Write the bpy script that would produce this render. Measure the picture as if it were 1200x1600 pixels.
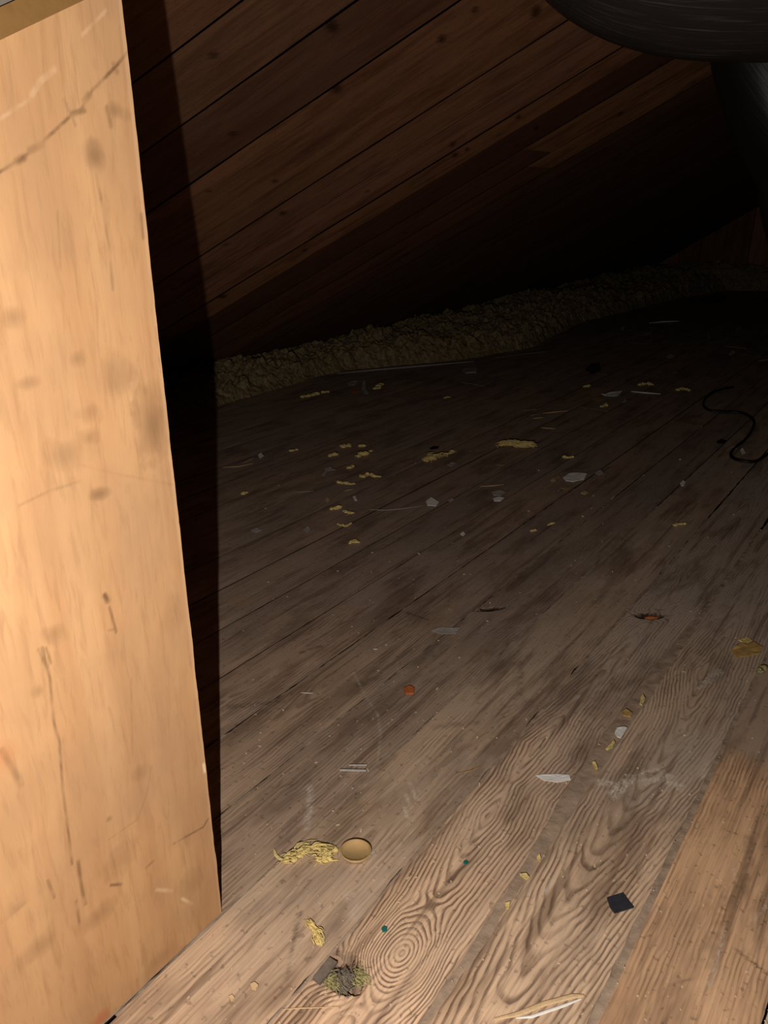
import bpy, bmesh, math, random
import numpy as np
from mathutils import Vector, Matrix

# ------------------------------------------------------------------ reset
for o in list(bpy.data.objects):
    bpy.data.objects.remove(o)
scene = bpy.context.scene
COL = scene.collection
random.seed(7)
RNG = np.random.default_rng(11)

# ------------------------------------------------------------------ camera
FPX = 1200.0
PITCH = math.atan2(490, 1200)
CP, SP = math.cos(PITCH), math.sin(PITCH)
cam_d = bpy.data.cameras.new('camera')
cam_d.sensor_fit = 'VERTICAL'
cam_d.sensor_height = 36.0
cam_d.lens = FPX / 1600 * 36.0
cam_d.clip_start = 0.02
cam = bpy.data.objects.new('camera', cam_d)
cam.location = (0, 0, 1)
cam.rotation_euler = (math.pi / 2 - PITCH, 0, 0)
COL.objects.link(cam)
scene.camera = cam

# ------------------------------------------------------------------ world
world = bpy.data.worlds.new('attic_dark')
scene.world = world
world.use_nodes = True
wb = world.node_tree.nodes['Background']
wb.inputs[0].default_value = (0.02, 0.017, 0.014, 1)
wb.inputs[1].default_value = 0.02

# ------------------------------------------------------------------ the torch held beside the camera
ld = bpy.data.lights.new('hand_torch', 'POINT')
ld.energy = 53.5
ld.color = (1.0, 0.95, 0.90)
ld.shadow_soft_size = 0.003
lo = bpy.data.objects.new('hand_torch', ld)
lo.location = (-0.073, 0.0, 0.80)
COL.objects.link(lo)

vs = scene.view_settings
vs.view_transform = 'Standard'
vs.look = 'None'
vs.gamma = 1
vs.use_curve_mapping = False
vs.exposure = 0.0

# ------------------------------------------------------------------ geometry helpers
AZ = math.radians(35.95)
S = np.array([math.sin(AZ), math.cos(AZ), 0.0])      # along the floorboards
Q = np.array([math.cos(AZ), -math.sin(AZ), 0.0])     # across the floorboards
Z = np.array([0, 0, 1.0])


def ray(u, v):
    x, up = u - 600.0, 800.0 - v
    return np.array([x, FPX * CP + up * SP, up * CP - FPX * SP])


def fl(u, v, z=0.0):
    """point of the floor (or of height z) seen at photo position u, v"""
    d = ray(u, v)
    return np.array([0, 0, 1.0]) + d * (z - 1) / d[2]


def fsq(u, v):
    p = fl(u, v)
    return float(p @ S), float(p @ Q)


def W(s, q, z=0.0):
    return S * s + Q * q + Z * z


def mpp(u, v):
    """metres per photo pixel on the floor there"""
    p = fl(u, v)
    return (p[1] * CP + SP) / FPX


def lin(r, g, b):
    def f(c):
        c /= 255.0
        return c / 12.92 if c <= 0.04045 else ((c + 0.055) / 1.055) ** 2.4
    return (f(r), f(g), f(b), 1.0)


_perm = np.random.default_rng(5).random((256, 256))


def vnoise(x, y, seed=0):
    x = np.asarray(x, float) + seed * 17.31
    y = np.asarray(y, float) + seed * 5.77
    xi, yi = np.floor(x).astype(int), np.floor(y).astype(int)
    fx, fy = x - xi, y - yi
    fx = fx * fx * (3 - 2 * fx)
    fy = fy * fy * (3 - 2 * fy)
    g = lambda a, b: _perm[a & 255, b & 255]
    return ((g(xi, yi) * (1 - fx) + g(xi + 1, yi) * fx) * (1 - fy) +
            (g(xi, yi + 1) * (1 - fx) + g(xi + 1, yi + 1) * fx) * fy) * 2 - 1


def fbm(x, y, seed=0, n=4):
    r, a = 0, 1.0
    x = np.asarray(x, float)
    y = np.asarray(y, float)
    for i in range(n):
        r = r + a * vnoise(x, y, seed + i * 3)
        x, y, a = x * 2.03, y * 2.03, a * 0.5
    return r / 1.8


def tag(o, label=None, cat=None, group=None, kind=None):
    if label:
        o['label'] = label
    if cat:
        o['category'] = cat
    if group:
        o['group'] = group
    if kind:
        o['kind'] = kind
    return o


def empty(name, loc=(0, 0, 0)):
    o = bpy.data.objects.new(name, None)
    o.location = loc
    o.empty_display_size = 0.1
    COL.objects.link(o)
    return o


def mesh_obj(name, verts, faces, mat, parent=None, smooth=False, attrs=None, origin=None):
    v = np.asarray(verts, float)
    if origin is not None:
        v = v - np.asarray(origin, float)
    me = bpy.data.meshes.new(name)
    me.from_pydata([tuple(p) for p in v], [], [tuple(int(i) for i in f) for f in faces])
    if attrs:
        for k, a in attrs.items():
            a = np.asarray(a, np.float32)
            if a.ndim == 2:
                at = me.attributes.new(k, 'FLOAT_VECTOR', 'POINT')
                at.data.foreach_set('vector', a.ravel())
            else:
                at = me.attributes.new(k, 'FLOAT', 'POINT')
                at.data.foreach_set('value', a.ravel())
    if smooth:
        me.polygons.foreach_set('use_smooth', [True] * len(me.polygons))
    me.update()
    me.materials.append(mat)
    o = bpy.data.objects.new(name, me)
    if origin is not None:
        o.location = origin
    if parent is not None:
        o.parent = parent
        if origin is not None:
            o.location = Vector(origin) - parent.location
        else:
            o.matrix_parent_inverse = Matrix.Identity(4)
            o.location = -Vector(parent.location)
    COL.objects.link(o)
    return o


def box_vf(c, ax, ay, az):
    """box from centre and three half-axis vectors"""
    c, ax, ay, az = (np.asarray(t, float) for t in (c, ax, ay, az))
    v = [c + i * ax + j * ay + k * az for k in (-1, 1) for j in (-1, 1) for i in (-1, 1)]
    f = [(0, 2, 3, 1), (4, 5, 7, 6), (0, 1, 5, 4), (2, 6, 7, 3), (0, 4, 6, 2), (1, 3, 7, 5)]
    return v, f


def join_vf(parts):
    V, F = [], []
    for v, f in parts:
        n = len(V)
        V.extend(list(v))
        F.extend([tuple(i + n for i in q) for q in f])
    return V, F


def tube_vf(pts, r, seg=8, flat=1.0):
    pts = [np.asarray(p, float) for p in pts]
    n = len(pts)
    rr = r if hasattr(r, '__len__') else [r] * n
    V, F = [], []
    for i, p in enumerate(pts):
        t = pts[min(i + 1, n - 1)] - pts[max(i - 1, 0)]
        t = t / (np.linalg.norm(t) + 1e-9)
        ref = Z if abs(t[2]) < 0.9 else np.array([1.0, 0, 0])
        a = np.cross(t, ref)
        a /= np.linalg.norm(a)
        b = np.cross(a, t)
        for k in range(seg):
            an = 2 * math.pi * k / seg
            V.append(p + rr[i] * (math.cos(an) * a + math.sin(an) * flat * b))
    for i in range(n - 1):
        for k in range(seg):
            k2 = (k + 1) % seg
            F.append((i * seg + k, i * seg + k2, (i + 1) * seg + k2, (i + 1) * seg + k))
    F.append(tuple(range(seg))[::-1])
    F.append(tuple((n - 1) * seg + k for k in range(seg)))
    return V, F


def spline(pts, n=8):
    pts = [np.asarray(p, float) for p in pts]
    P = [2 * pts[0] - pts[1]] + pts + [2 * pts[-1] - pts[-2]]
    out = []
    for i in range(1, len(P) - 2):
        for k in range(n):
            t = k / n
            a, b, c, d = P[i - 1], P[i], P[i + 1], P[i + 2]
            out.append(0.5 * (2 * b + (c - a) * t + (2 * a - 5 * b + 4 * c - d) * t * t + (3 * b - a - 3 * c + d) * t ** 3))
    out.append(pts[-1])
    return out


# ------------------------------------------------------------------ node helpers
def new_mat(name):
    m = bpy.data.materials.new(name)
    m.use_nodes = True
    nt = m.node_tree
    b = nt.nodes['Principled BSDF']
    return m, nt, b


def nd(nt, typ, **kw):
    n = nt.nodes.new(typ)
    for k, v in kw.items():
        setattr(n, k, v)
    return n


def math_n(nt, op, a, b=None, clamp=False):
    n = nd(nt, 'ShaderNodeMath', operation=op, use_clamp=clamp)
    for i, x in enumerate((a, b)):
        if x is None:
            continue
        if isinstance(x, (int, float)):
            n.inputs[i].default_value = x
        else:
            nt.links.new(x, n.inputs[i])
    return n.outputs[0]


def mix_c(nt, fac, a, b, mode='MIX'):
    n = nd(nt, 'ShaderNodeMix', data_type='RGBA', blend_type=mode)
    for i, x in ((0, fac), (6, a), (7, b)):
        if isinstance(x, (int, float)):
            n.inputs[i].default_value = x
        elif isinstance(x, tuple):
            n.inputs[i].default_value = x
        else:
            nt.links.new(x, n.inputs[i])
    return n.outputs[2]


def ramp(nt, src, stops):
    n = nd(nt, 'ShaderNodeValToRGB')
    el = n.color_ramp.elements
    el[0].position, el[0].color = stops[0][0], stops[0][1]
    el[1].position, el[1].color = stops[1][0], stops[1][1]
    for p, c in stops[2:]:
        e = el.new(p)
        e.color = c
    nt.links.new(src, n.inputs[0])
    return n.outputs[0]


def g(v):
    return (v, v, v, 1)


def noise(nt, vec, scale, detail=3, rough=0.55, dist=0.0, dim='2D'):
    n = nd(nt, 'ShaderNodeTexNoise', noise_dimensions=dim)
    n.inputs['Scale'].default_value = scale
    n.inputs['Detail'].default_value = detail
    n.inputs['Roughness'].default_value = rough
    n.inputs['Distortion'].default_value = dist
    nt.links.new(vec, n.inputs['Vector'])
    return n.outputs[0]


def mapped(nt, vec, scale=(1, 1, 1), rot=(0, 0, 0), loc=(0, 0, 0)):
    n = nd(nt, 'ShaderNodeMapping')
    n.inputs['Scale'].default_value = scale
    n.inputs['Rotation'].default_value = rot
    n.inputs['Location'].default_value = loc
    nt.links.new(vec, n.inputs['Vector'])
    return n.outputs[0]


def attr(nt, name, kind='GEOMETRY', out='Fac'):
    n = nd(nt, 'ShaderNodeAttribute', attribute_name=name, attribute_type=kind)
    return n.outputs[out]


def bump(nt, b, h, strength=0.4, dist=0.002):
    n = nd(nt, 'ShaderNodeBump')
    n.inputs['Strength'].default_value = strength
    n.inputs['Distance'].default_value = dist
    nt.links.new(h, n.inputs['Height'])
    nt.links.new(n.outputs[0], b.inputs['Normal'])


# ------------------------------------------------------------------ materials
def board_material(name, light, dark, dust_col, dust_amt, rough, ring_w, fine=1.0):
    m, nt, b = new_mat(name)
    bc = attr(nt, 'bc', out='Vector')
    field = attr(nt, 'field')
    dustp = attr(nt, 'dusty')
    scr = attr(nt, 'scratch')
    knot = attr(nt, 'knot')
    tint = attr(nt, 'tint', 'OBJECT', 'Color')
    grain = attr(nt, 'grain', 'OBJECT')
    wob = noise(nt, mapped(nt, bc, (8, 30, 1)), 1.0, 3)
    ph = math_n(nt, 'ADD', math_n(nt, 'DIVIDE', field, ring_w), math_n(nt, 'MULTIPLY', wob, 0.55))
    fr = math_n(nt, 'FRACT', ph)
    rings = ramp(nt, fr, [(0.0, g(0.25)), (0.14, g(0.0)), (0.45, g(0.05)), (0.70, g(0.8)), (0.90, g(1.0)), (1.0, g(0.25))])
    fine_n = noise(nt, mapped(nt, bc, (6, 260, 1)), 1.0, 3, 0.6)
    med_n = noise(nt, mapped(nt, bc, (2.2, 14, 1)), 1.0, 3, 0.6)
    big_n = noise(nt, mapped(nt, bc, (1.6, 3.2, 1)), 1.0, 4, 0.6)
    patch = noise(nt, mapped(nt, bc, (5, 9, 1), loc=(3.1, 7.7, 0)), 1.0, 4, 0.6)
    patch_r = ramp(nt, patch, [(0.42, g(0.0)), (0.60, g(1.0))])
    patch_r = math_n(nt, 'ADD', patch_r, math_n(nt, 'MULTIPLY', math_n(nt, 'SUBTRACT', grain, 0.62), 2.2), True)
    brk = ramp(nt, noise(nt, mapped(nt, bc, (7, 55, 1), loc=(5, 2, 0)), 1.0, 4, 0.65), [(0.30, g(0.30)), (0.56, g(1.0))])
    rk = math_n(nt, 'MULTIPLY', math_n(nt, 'MULTIPLY', math_n(nt, 'MULTIPLY', rings, grain), patch_r), brk)
    grime = noise(nt, mapped(nt, bc, (3.0, 10, 1), loc=(9.3, 1.7, 0)), 1.0, 4, 0.65)
    streak = noise(nt, mapped(nt, bc, (2.5, 45, 1), loc=(1.3, 4.7, 0)), 1.0, 4, 0.6)
    c = mix_c(nt, rk, light, dark)
    c = mix_c(nt, ramp(nt, fine_n, [(0.3, g(0.30 * fine)), (0.6, g(0.0))]), c, dark)
    c = mix_c(nt, ramp(nt, med_n, [(0.25, g(0.42)), (0.6, g(0.0))]), c, dark)
    # grey dust in drifting patches
    da = math_n(nt, 'MULTIPLY', ramp(nt, big_n, [(0.30, g(0.25)), (0.66, g(1.0))]), dust_amt)
    da = math_n(nt, 'MULTIPLY', math_n(nt, 'ADD', da, dustp, True), math_n(nt, 'SUBTRACT', 1.0, math_n(nt, 'MULTIPLY', rk, 0.55)), True)
    c = mix_c(nt, da, c, dust_col)
    c = mix_c(nt, 1.0, c, tint, 'MULTIPLY')
    c = mix_c(nt, knot, c, lin(38, 22, 14))
    c = mix_c(nt, ramp(nt, grime, [(0.50, g(0.0)), (0.70, g(0.55))]), c, dark)
    c = mix_c(nt, ramp(nt, streak, [(0.56, g(0.0)), (0.68, g(0.5))]), c, dark)
    # crumbs of dirt
    sp = noise(nt, mapped(nt, bc, (90, 90, 1)), 1.0, 2, 0.5)
    c = mix_c(nt, ramp(nt, sp, [(0.66, g(0.0)), (0.74, g(0.35))]), c, lin(60, 45, 36))
    fleck = noise(nt, mapped(nt, bc, (110, 240, 1)), 1.0, 3, 0.6)
    c = mix_c(nt, math_n(nt, 'MULTIPLY', scr, ramp(nt, fleck, [(0.40, g(0.25)), (0.58, g(1.0))])), c, lin(225, 212, 194))
    nt.links.new(c, b.inputs['Base Color'])
    b.inputs['Roughness'].default_value = rough
    b.inputs['Specular IOR Level'].default_value = 0.18
    hgt = math_n(nt, 'ADD', math_n(nt, 'MULTIPLY', rk, 0.6), math_n(nt, 'MULTIPLY', fine_n, 0.5))
    hgt = math_n(nt, 'ADD', hgt, math_n(nt, 'MULTIPLY', patch, 0.8))
    bump(nt, b, hgt, 0.55, 0.0022)
    return m


M_FLOOR = board_material('worn_floorboard', lin(212, 180, 148), lin(96, 72, 55), lin(164, 149, 135), 0.62, 0.74, 0.0070)
M_ROOF = board_material('roof_board_wood', lin(170, 121, 86), lin(84, 50, 33), lin(126, 94, 69), 0.35, 0.75, 0.016)


def simple_mat(name, col, rough=0.7, nscale=60, var=0.3, bstr=0.3, bdist=0.002, spec=0.3, dark=0.45):
    m, nt, b = new_mat(name)
    tc = nd(nt, 'ShaderNodeTexCoord')
    n = noise(nt, tc.outputs['Object'], nscale, 3, 0.6, 0.0, '3D')
    d = (col[0] * dark, col[1] * dark, col[2] * dark, 1)
    c = mix_c(nt, ramp(nt, n, [(0.3, g(var * 2)), (0.62, g(0))]), col, d)
    nt.links.new(c, b.inputs['Base Color'])
    b.inputs['Roughness'].default_value = rough
    b.inputs['Specular IOR Level'].default_value = spec
    bump(nt, b, n, bstr, bdist)
    return m


M_WOOL = simple_mat('yellow_mineral_wool', lin(238, 212, 138), 0.95, 160, 0.35, 0.8, 0.004, 0.05, 0.5)
M_WOOLB = simple_mat('brownish_wool_bank', lin(166, 143, 104), 0.98, 45, 0.45, 0.9, 0.02, 0.02, 0.35)
M_WOOLG = simple_mat('greenish_dirty_wool', lin(172, 162, 112), 0.95, 120, 0.4, 0.8, 0.004, 0.05, 0.4)
M_TAN = simple_mat('tan_wood_splinter', lin(216, 184, 140), 0.7, 200, 0.25, 0.4, 0.001, 0.2, 0.6)
M_TANB = simple_mat('browned_wood_splinter', lin(178, 138, 90), 0.8, 150, 0.3, 0.4, 0.001, 0.2, 0.5)
M_PAPER = simple_mat('pale_paper', lin(240, 236, 228), 0.8, 80, 0.15, 0.3, 0.001, 0.2, 0.7)
M_GREYP = simple_mat('dusty_grey_paper', lin(178, 168, 160), 0.85, 90, 0.25, 0.4, 0.002, 0.2, 0.6)
M_GREYW = simple_mat('weathered_grey_wood', lin(122, 110, 98), 0.85, 140, 0.3, 0.5, 0.001, 0.1, 0.5)
M_DUST = simple_mat('packed_grey_dust', lin(172, 149, 127), 0.98, 40, 0.3, 0.8, 0.004, 0.02, 0.55)
M_BLACKP = simple_mat('dark_grey_plastic', lin(52, 52, 58), 0.5, 150, 0.3, 0.3, 0.001, 0.4, 0.5)
M_RUBBER = simple_mat('black_rubber', lin(16, 15, 16), 0.45, 100, 0.2, 0.2, 0.001, 0.4, 0.5)
M_TEAL = simple_mat('teal_plastic', lin(28, 110, 104), 0.5, 100, 0.2, 0.2, 0.001, 0.4, 0.6)
M_ORANGE = simple_mat('orange_crumb', lin(200, 112, 64), 0.8, 150, 0.3, 0.5, 0.002, 0.1, 0.5)
M_CARD = simple_mat('amber_card', lin(196, 158, 96), 0.8, 90, 0.35, 0.5, 0.002, 0.2, 0.5)
M_CRUMB = simple_mat('pale_crumb', lin(214, 190, 160), 0.9, 50, 0.2, 0.2, 0.001, 0.1, 0.7)
M_DARKW = simple_mat('dark_subfloor', lin(36, 30, 26), 0.95, 20, 0.3, 0.4, 0.004, 0.05, 0.5)
M_GAPBACK = simple_mat('black_gap_backing', lin(20, 18, 17), 0.95, 20, 0.3, 0.4, 0.004, 0.05, 0.5)  # near-black backing added so the gaps between roof boards read as shade
M_GREYB = simple_mat('pale_grey_board', lin(112, 104, 94), 0.85, 60, 0.25, 0.3, 0.001, 0.1, 0.7)
M_BATTEN = simple_mat('brown_batten', lin(124, 92, 52), 0.8, 90, 0.2, 0.2, 0.001, 0.1, 0.7)  # darker brown stands in for the weaker light on this strip


def amber_mat():
    m, nt, b = new_mat('amber_plastic')
    b.inputs['Base Color'].default_value = lin(214, 178, 122)
    b.inputs['Roughness'].default_value = 0.35
    b.inputs['Transmission Weight'].default_value = 0.35
    b.inputs['Subsurface Weight'].default_value = 0.0
    return m


M_AMBER = amber_mat()


def clear_mat():
    m, nt, b = new_mat('clear_plastic')
    b.inputs['Base Color'].default_value = lin(225, 222, 215)
    b.inputs['Roughness'].default_value = 0.12
    b.inputs['Transmission Weight'].default_value = 0.6
    return m


M_CLEAR = clear_mat()


def ply_mat():
    m, nt, b = new_mat('tan_plywood')
    bc = attr(nt, 'bc', out='Vector')
    dk = attr(nt, 'dark')
    sc = attr(nt, 'light')
    red = attr(nt, 'red')
    n1 = noise(nt, mapped(nt, bc, (26, 2.2, 1)), 1.0, 4, 0.55, 0.6)
    n2 = noise(nt, mapped(nt, bc, (110, 14, 1)), 1.0, 5, 0.65, 0.3)
    n3 = noise(nt, mapped(nt, bc, (5, 4, 1), loc=(2, 5, 0)), 1.0, 4, 0.6)
    c = ramp(nt, n1, [(0.25, lin(177, 134, 93)), (0.5, lin(184, 142, 100)), (0.75, lin(190, 149, 106))])
    c = mix_c(nt, ramp(nt, n2, [(0.28, g(0.40)), (0.5, g(0.0))]), c, lin(146, 108, 74))
    c = mix_c(nt, ramp(nt, n3, [(0.40, g(0.0)), (0.70, g(0.55))]), c, lin(155, 121, 90))
    c = mix_c(nt, red, c, lin(170, 96, 62))
    c = mix_c(nt, dk, c, lin(92, 66, 44))
    c = mix_c(nt, sc, c, lin(235, 205, 168))
    nt.links.new(c, b.inputs['Base Color'])
    b.inputs['Roughness'].default_value = 0.8
    b.inputs['Specular IOR Level'].default_value = 0.06
    bump(nt, b, math_n(nt, 'SUBTRACT', n2, math_n(nt, 'MULTIPLY', dk, 1.2)), 0.25, 0.0008)
    return m


M_PLY = ply_mat()


def film_mat(name, c1, c2, rgh, bs):
    m, nt, b = new_mat(name)
    bc = attr(nt, 'bc', out='Vector')
    n1 = noise(nt, mapped(nt, bc, (3, 45, 1)), 1.0, 3, 0.6)
    n2 = noise(nt, mapped(nt, bc, (5, 150, 1)), 1.0, 3, 0.6)
    c = mix_c(nt, ramp(nt, n2, [(0.58, g(0)), (0.76, g(0.6))]), c1, c2)
    nt.links.new(c, b.inputs['Base Color'])
    b.inputs['Roughness'].default_value = rgh
    b.inputs['Specular IOR Level'].default_value = 0.35
    rid = math_n(nt, 'ABSOLUTE', math_n(nt, 'SUBTRACT', n1, 0.5))
    bump(nt, b, math_n(nt, 'ADD', ramp(nt, rid, [(0.0, g(1)), (0.02, g(0))]), math_n(nt, 'MULTIPLY', n2, 0.8)), bs, 0.004)
    return m


M_FILM = film_mat('black_stretch_film', lin(40, 37, 36), lin(92, 88, 84), 0.34, 0.28)
M_FILMD = film_mat('black_creased_film', lin(16, 15, 15), lin(40, 38, 38), 0.5, 0.2)


# ------------------------------------------------------------------ boards
def seg_dist(x, y, a, b):
    ax, ay = a
    bx, by = b
    dx, dy = bx - ax, by - ay
    t = np.clip(((x - ax) * dx + (y - ay) * dy) / (dx * dx + dy * dy + 1e-12), 0, 1)
    return np.hypot(x - ax - t * dx, y - ay - t * dy)


def grid_board(name, parent, pos, a2, w2, h2, thick, mat, field, dusty=None, scratch=None, knot=None, tint=(1, 1, 1), grain=0.6, seed=0.0, undercut=0.0):
    """one board: a gridded top face with its four sides; pos(a, w, h) -> xyz arrays"""
    na, nw = a2.shape
    top = pos(a2, w2, h2).reshape(-1, 3)
    idx = np.arange(na * nw).reshape(na, nw)
    F = np.stack([idx[:-1, :-1], idx[1:, :-1], idx[1:, 1:], idx[:-1, 1:]], -1).reshape(-1, 4).tolist()
    per = np.concatenate([idx[0, :], idx[1:, -1], idx[-1, -2::-1], idx[-2:0:-1, 0]])
    pa, pw = a2.ravel()[per], w2.ravel()[per]
    wid = np.concatenate([np.zeros(nw), np.full(na - 1, nw - 1), np.arange(nw - 2, -1, -1), np.zeros(na - 2)])
    wid[:nw] = np.arange(nw)
    pw = pw + np.where(wid == 0, undercut, 0) - np.where(wid == nw - 1, undercut, 0)      # edges shaped back to hide their lit sides, so the joints look dark
    skirt = pos(pa, pw, np.full(pa.shape, -thick))
    n0 = na * nw
    k = len(per)
    for i in range(k):
        j = (i + 1) % k
        F.append((int(per[i]), int(per[j]), n0 + j, n0 + i))
    V = np.concatenate([top, skirt.reshape(-1, 3)])
    ext = lambda A: np.concatenate([A.ravel(), A.ravel()[per]]) if A is not None else np.zeros(n0 + k)
    bc = np.stack([ext(a2) + seed * 3.7, ext(w2) + seed * 11.3, np.zeros(n0 + k)], 1)
    o = mesh_obj(name, V, F, mat, parent, attrs=dict(bc=bc, field=ext(field), dusty=ext(dusty), scratch=ext(scratch), knot=ext(knot)))
    o['tint'] = [float(t) for t in tint]
    o['grain'] = float(grain)
    return o


def pos_floor(a, w, h):
    return a[..., None] * S + w[..., None] * Q + h[..., None] * Z


# ------------------------------------------------------------------ floor
S_END = 10.4
S_BEG = -1.0
v, f = box_vf(W((S_BEG + S_END) / 2, -1.05, -0.055), S * (S_END - S_BEG) / 2, Q * 2.75, Z * 0.02)
floor = mesh_obj('floor', v, f, M_DARKW)
tag(floor, 'worn brown attic floor of long dusty planks', None, None, 'structure')

# seams measured across the boards
seams = [-0.520, -0.352, -0.180, 0.004]
while seams[-1] < 1.45:
    seams.append(seams[-1] + 0.172)
seams = [-1.157, -1.002, -0.847, -0.694] + seams
while seams[0] > -3.6:
    seams.insert(0, seams[0] - 0.157)


def s_grid(lo, hi, fine):
    out, s = [lo], lo
    while s < hi:
        if s < 0.25:
            st = 0.05
        elif s < 2.15 and fine:
            st = 0.0035
        elif s < 3.2:
            st = 0.012 if fine else 0.02
        else:
            st = 0.03 + 0.01 * (s - 3)
        s = min(s + st, hi)
        out.append(s)
    return np.array(out)


# knot holes: centre photo position, half sizes along / across the board
def ell(s2, q2, c, ra, rw, rot=0.0, rough=0.25, seed=1):
    ds, dq = s2 - c[0], q2 - c[1]
    cr, sr = math.cos(rot), math.sin(rot)
    x, y = (ds * cr + dq * sr) / ra, (-ds * sr + dq * cr) / rw
    r = np.hypot(x, y)
    th = np.arctan2(y, x)
    return r * (1 + rough * 0.5 * (vnoise(np.cos(th) * 2 + 9, np.sin(th) * 2 + 9, seed)))


HOLES = [  # (s, q), ra, rw, rot, depth
    (fsq(1016, 962), 0.034, 0.017, 0.94, 0.018),
    (fsq(766, 951), 0.036, 0.010, 0.80, 0.007),
    (fsq(540, 1520), 0.024, 0.034, 0.3, 0.013),
]
SCR = [  # pale scuffs: polyline in the photo, half width in m, strength
    ([(640, 1222), (652, 1250)], 0.0028, 1.0), ([(634, 1240), (642, 1262)], 0.0026, 1.0), ([(632, 1262), (636, 1276)], 0.0026, 0.9), ([(546, 1402), (556, 1418), (552, 1428)], 0.011, 0.22),
    ([(650, 1218), (656, 1240)], 0.0016, 0.5),
    ([(484, 1230), (484, 1262), (478, 1292)], 0.006, 0.6),
    ([(552, 1050), (570, 1085), (590, 1115), (595, 1150), (590, 1190)], 0.002, 0.5),
    ([(560, 1232), (590, 1212)], 0.004, 0.3), ([(700, 1090), (750, 1050)], 0.004, 0.3),
    ([(938, 1222), (960, 1226), (972, 1230), (985, 1215)], 0.009, 0.9), ([(955, 1238), (985, 1220)], 0.007, 0.9), ([(960, 1245), (975, 1232)], 0.006, .7), ([(1000, 1212), (1010, 1205), (1030, 1203)], 0.005, .7),
    ([(1005, 1222), (1020, 1218), (1045, 1214)], 0.009, 0.85), ([(1045, 1222), (1065, 1230)], 0.008, 0.8),
    ([(1090, 1075), (1125, 1050)], 0.010, 0.7), ([(1085, 1025), (1110, 1030)], 0.005, 0.3),
    ([(870, 1365), (850, 1395)], 0.003, 0.5), ([(880, 1355), (865, 1380)], 0.002, 0.5),
    ([(1132, 1455), (1118, 1510), (1108, 1540)], 0.0022, 0.6), ([(1196, 1415), (1176, 1440)], 0.0022, 0.5),
    ([(1144, 1352), (1150, 1376)], 0.0016, 0.7), ([(1106, 1188), (1098, 1215)], 0.004, 0.5),
    ([(380, 848), (440, 840)], 0.006, 0.25), ([(352, 862), (392, 858)], 0.005, 0.3), ([(1120, 978), (1140, 984)], 0.01, 0.3),
]
DRK = [  # dark stains and gouges on the boards
    ([(1148, 1482), (1200, 1522)], 0.0022, 0.7), ([(1045, 1540), (1085, 1528)], 0.0018, 0.5),
    ([(1170, 1310), (1172, 1350), (1155, 1390)], 0.008, 0.35), ([(1140, 1400), (1120, 1450), (1105, 1500)], 0.014, 0.22),
    ([(470, 1425), (452, 1500)], 0.0025, 0.55), ([(462, 1440), (448, 1530)], 0.002, 0.4),
    ([(365, 980), (420, 945), (500, 905), (560, 872)], 0.016, 0.35), ([(360, 1105), (440, 1095)], 0.008, 0.35),
    ([(630, 955), (668, 968)], 0.005, 0.5), ([(470, 1020), (500, 1010)], 0.005, 0.5), ([(560, 1070), (590, 1058)], 0.008, 0.4),
    ([(815, 1035), (812, 1090)], 0.008, 0.3), ([(680, 1135), (745, 1128)], 0.008, 0.3), ([(1125, 1385), (1110, 1400)], 0.004, 0.5),
]


def poly_mask(s2, q2, lst):
    out = np.zeros_like(s2)
    for pl, hw, st in lst:
        P = [fsq(*p) for p in pl]
        smin, smax = min(p[0] for p in P) - 0.05, max(p[0] for p in P) + 0.05
        qmin, qmax = min(p[1] for p in P) - 0.05, max(p[1] for p in P) + 0.05
        sel = (s2 > smin) & (s2 < smax) & (q2 > qmin) & (q2 < qmax)
        if not sel.any():
            continue
        x, y = s2[sel], q2[sel]
        d = np.full(x.shape, 9.0)
        for a, b in zip(P[:-1], P[1:]):
            d = np.minimum(d, seg_dist(x, y, a, b))
        brk = np.clip(0.65 + 0.6 * vnoise(x * 140, y * 140, 3), 0, 1)
        mval = np.clip(1.5 - d / hw, 0, 1) * st * brk
        out[sel] = np.maximum(out[sel], mval)
    return out


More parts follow.
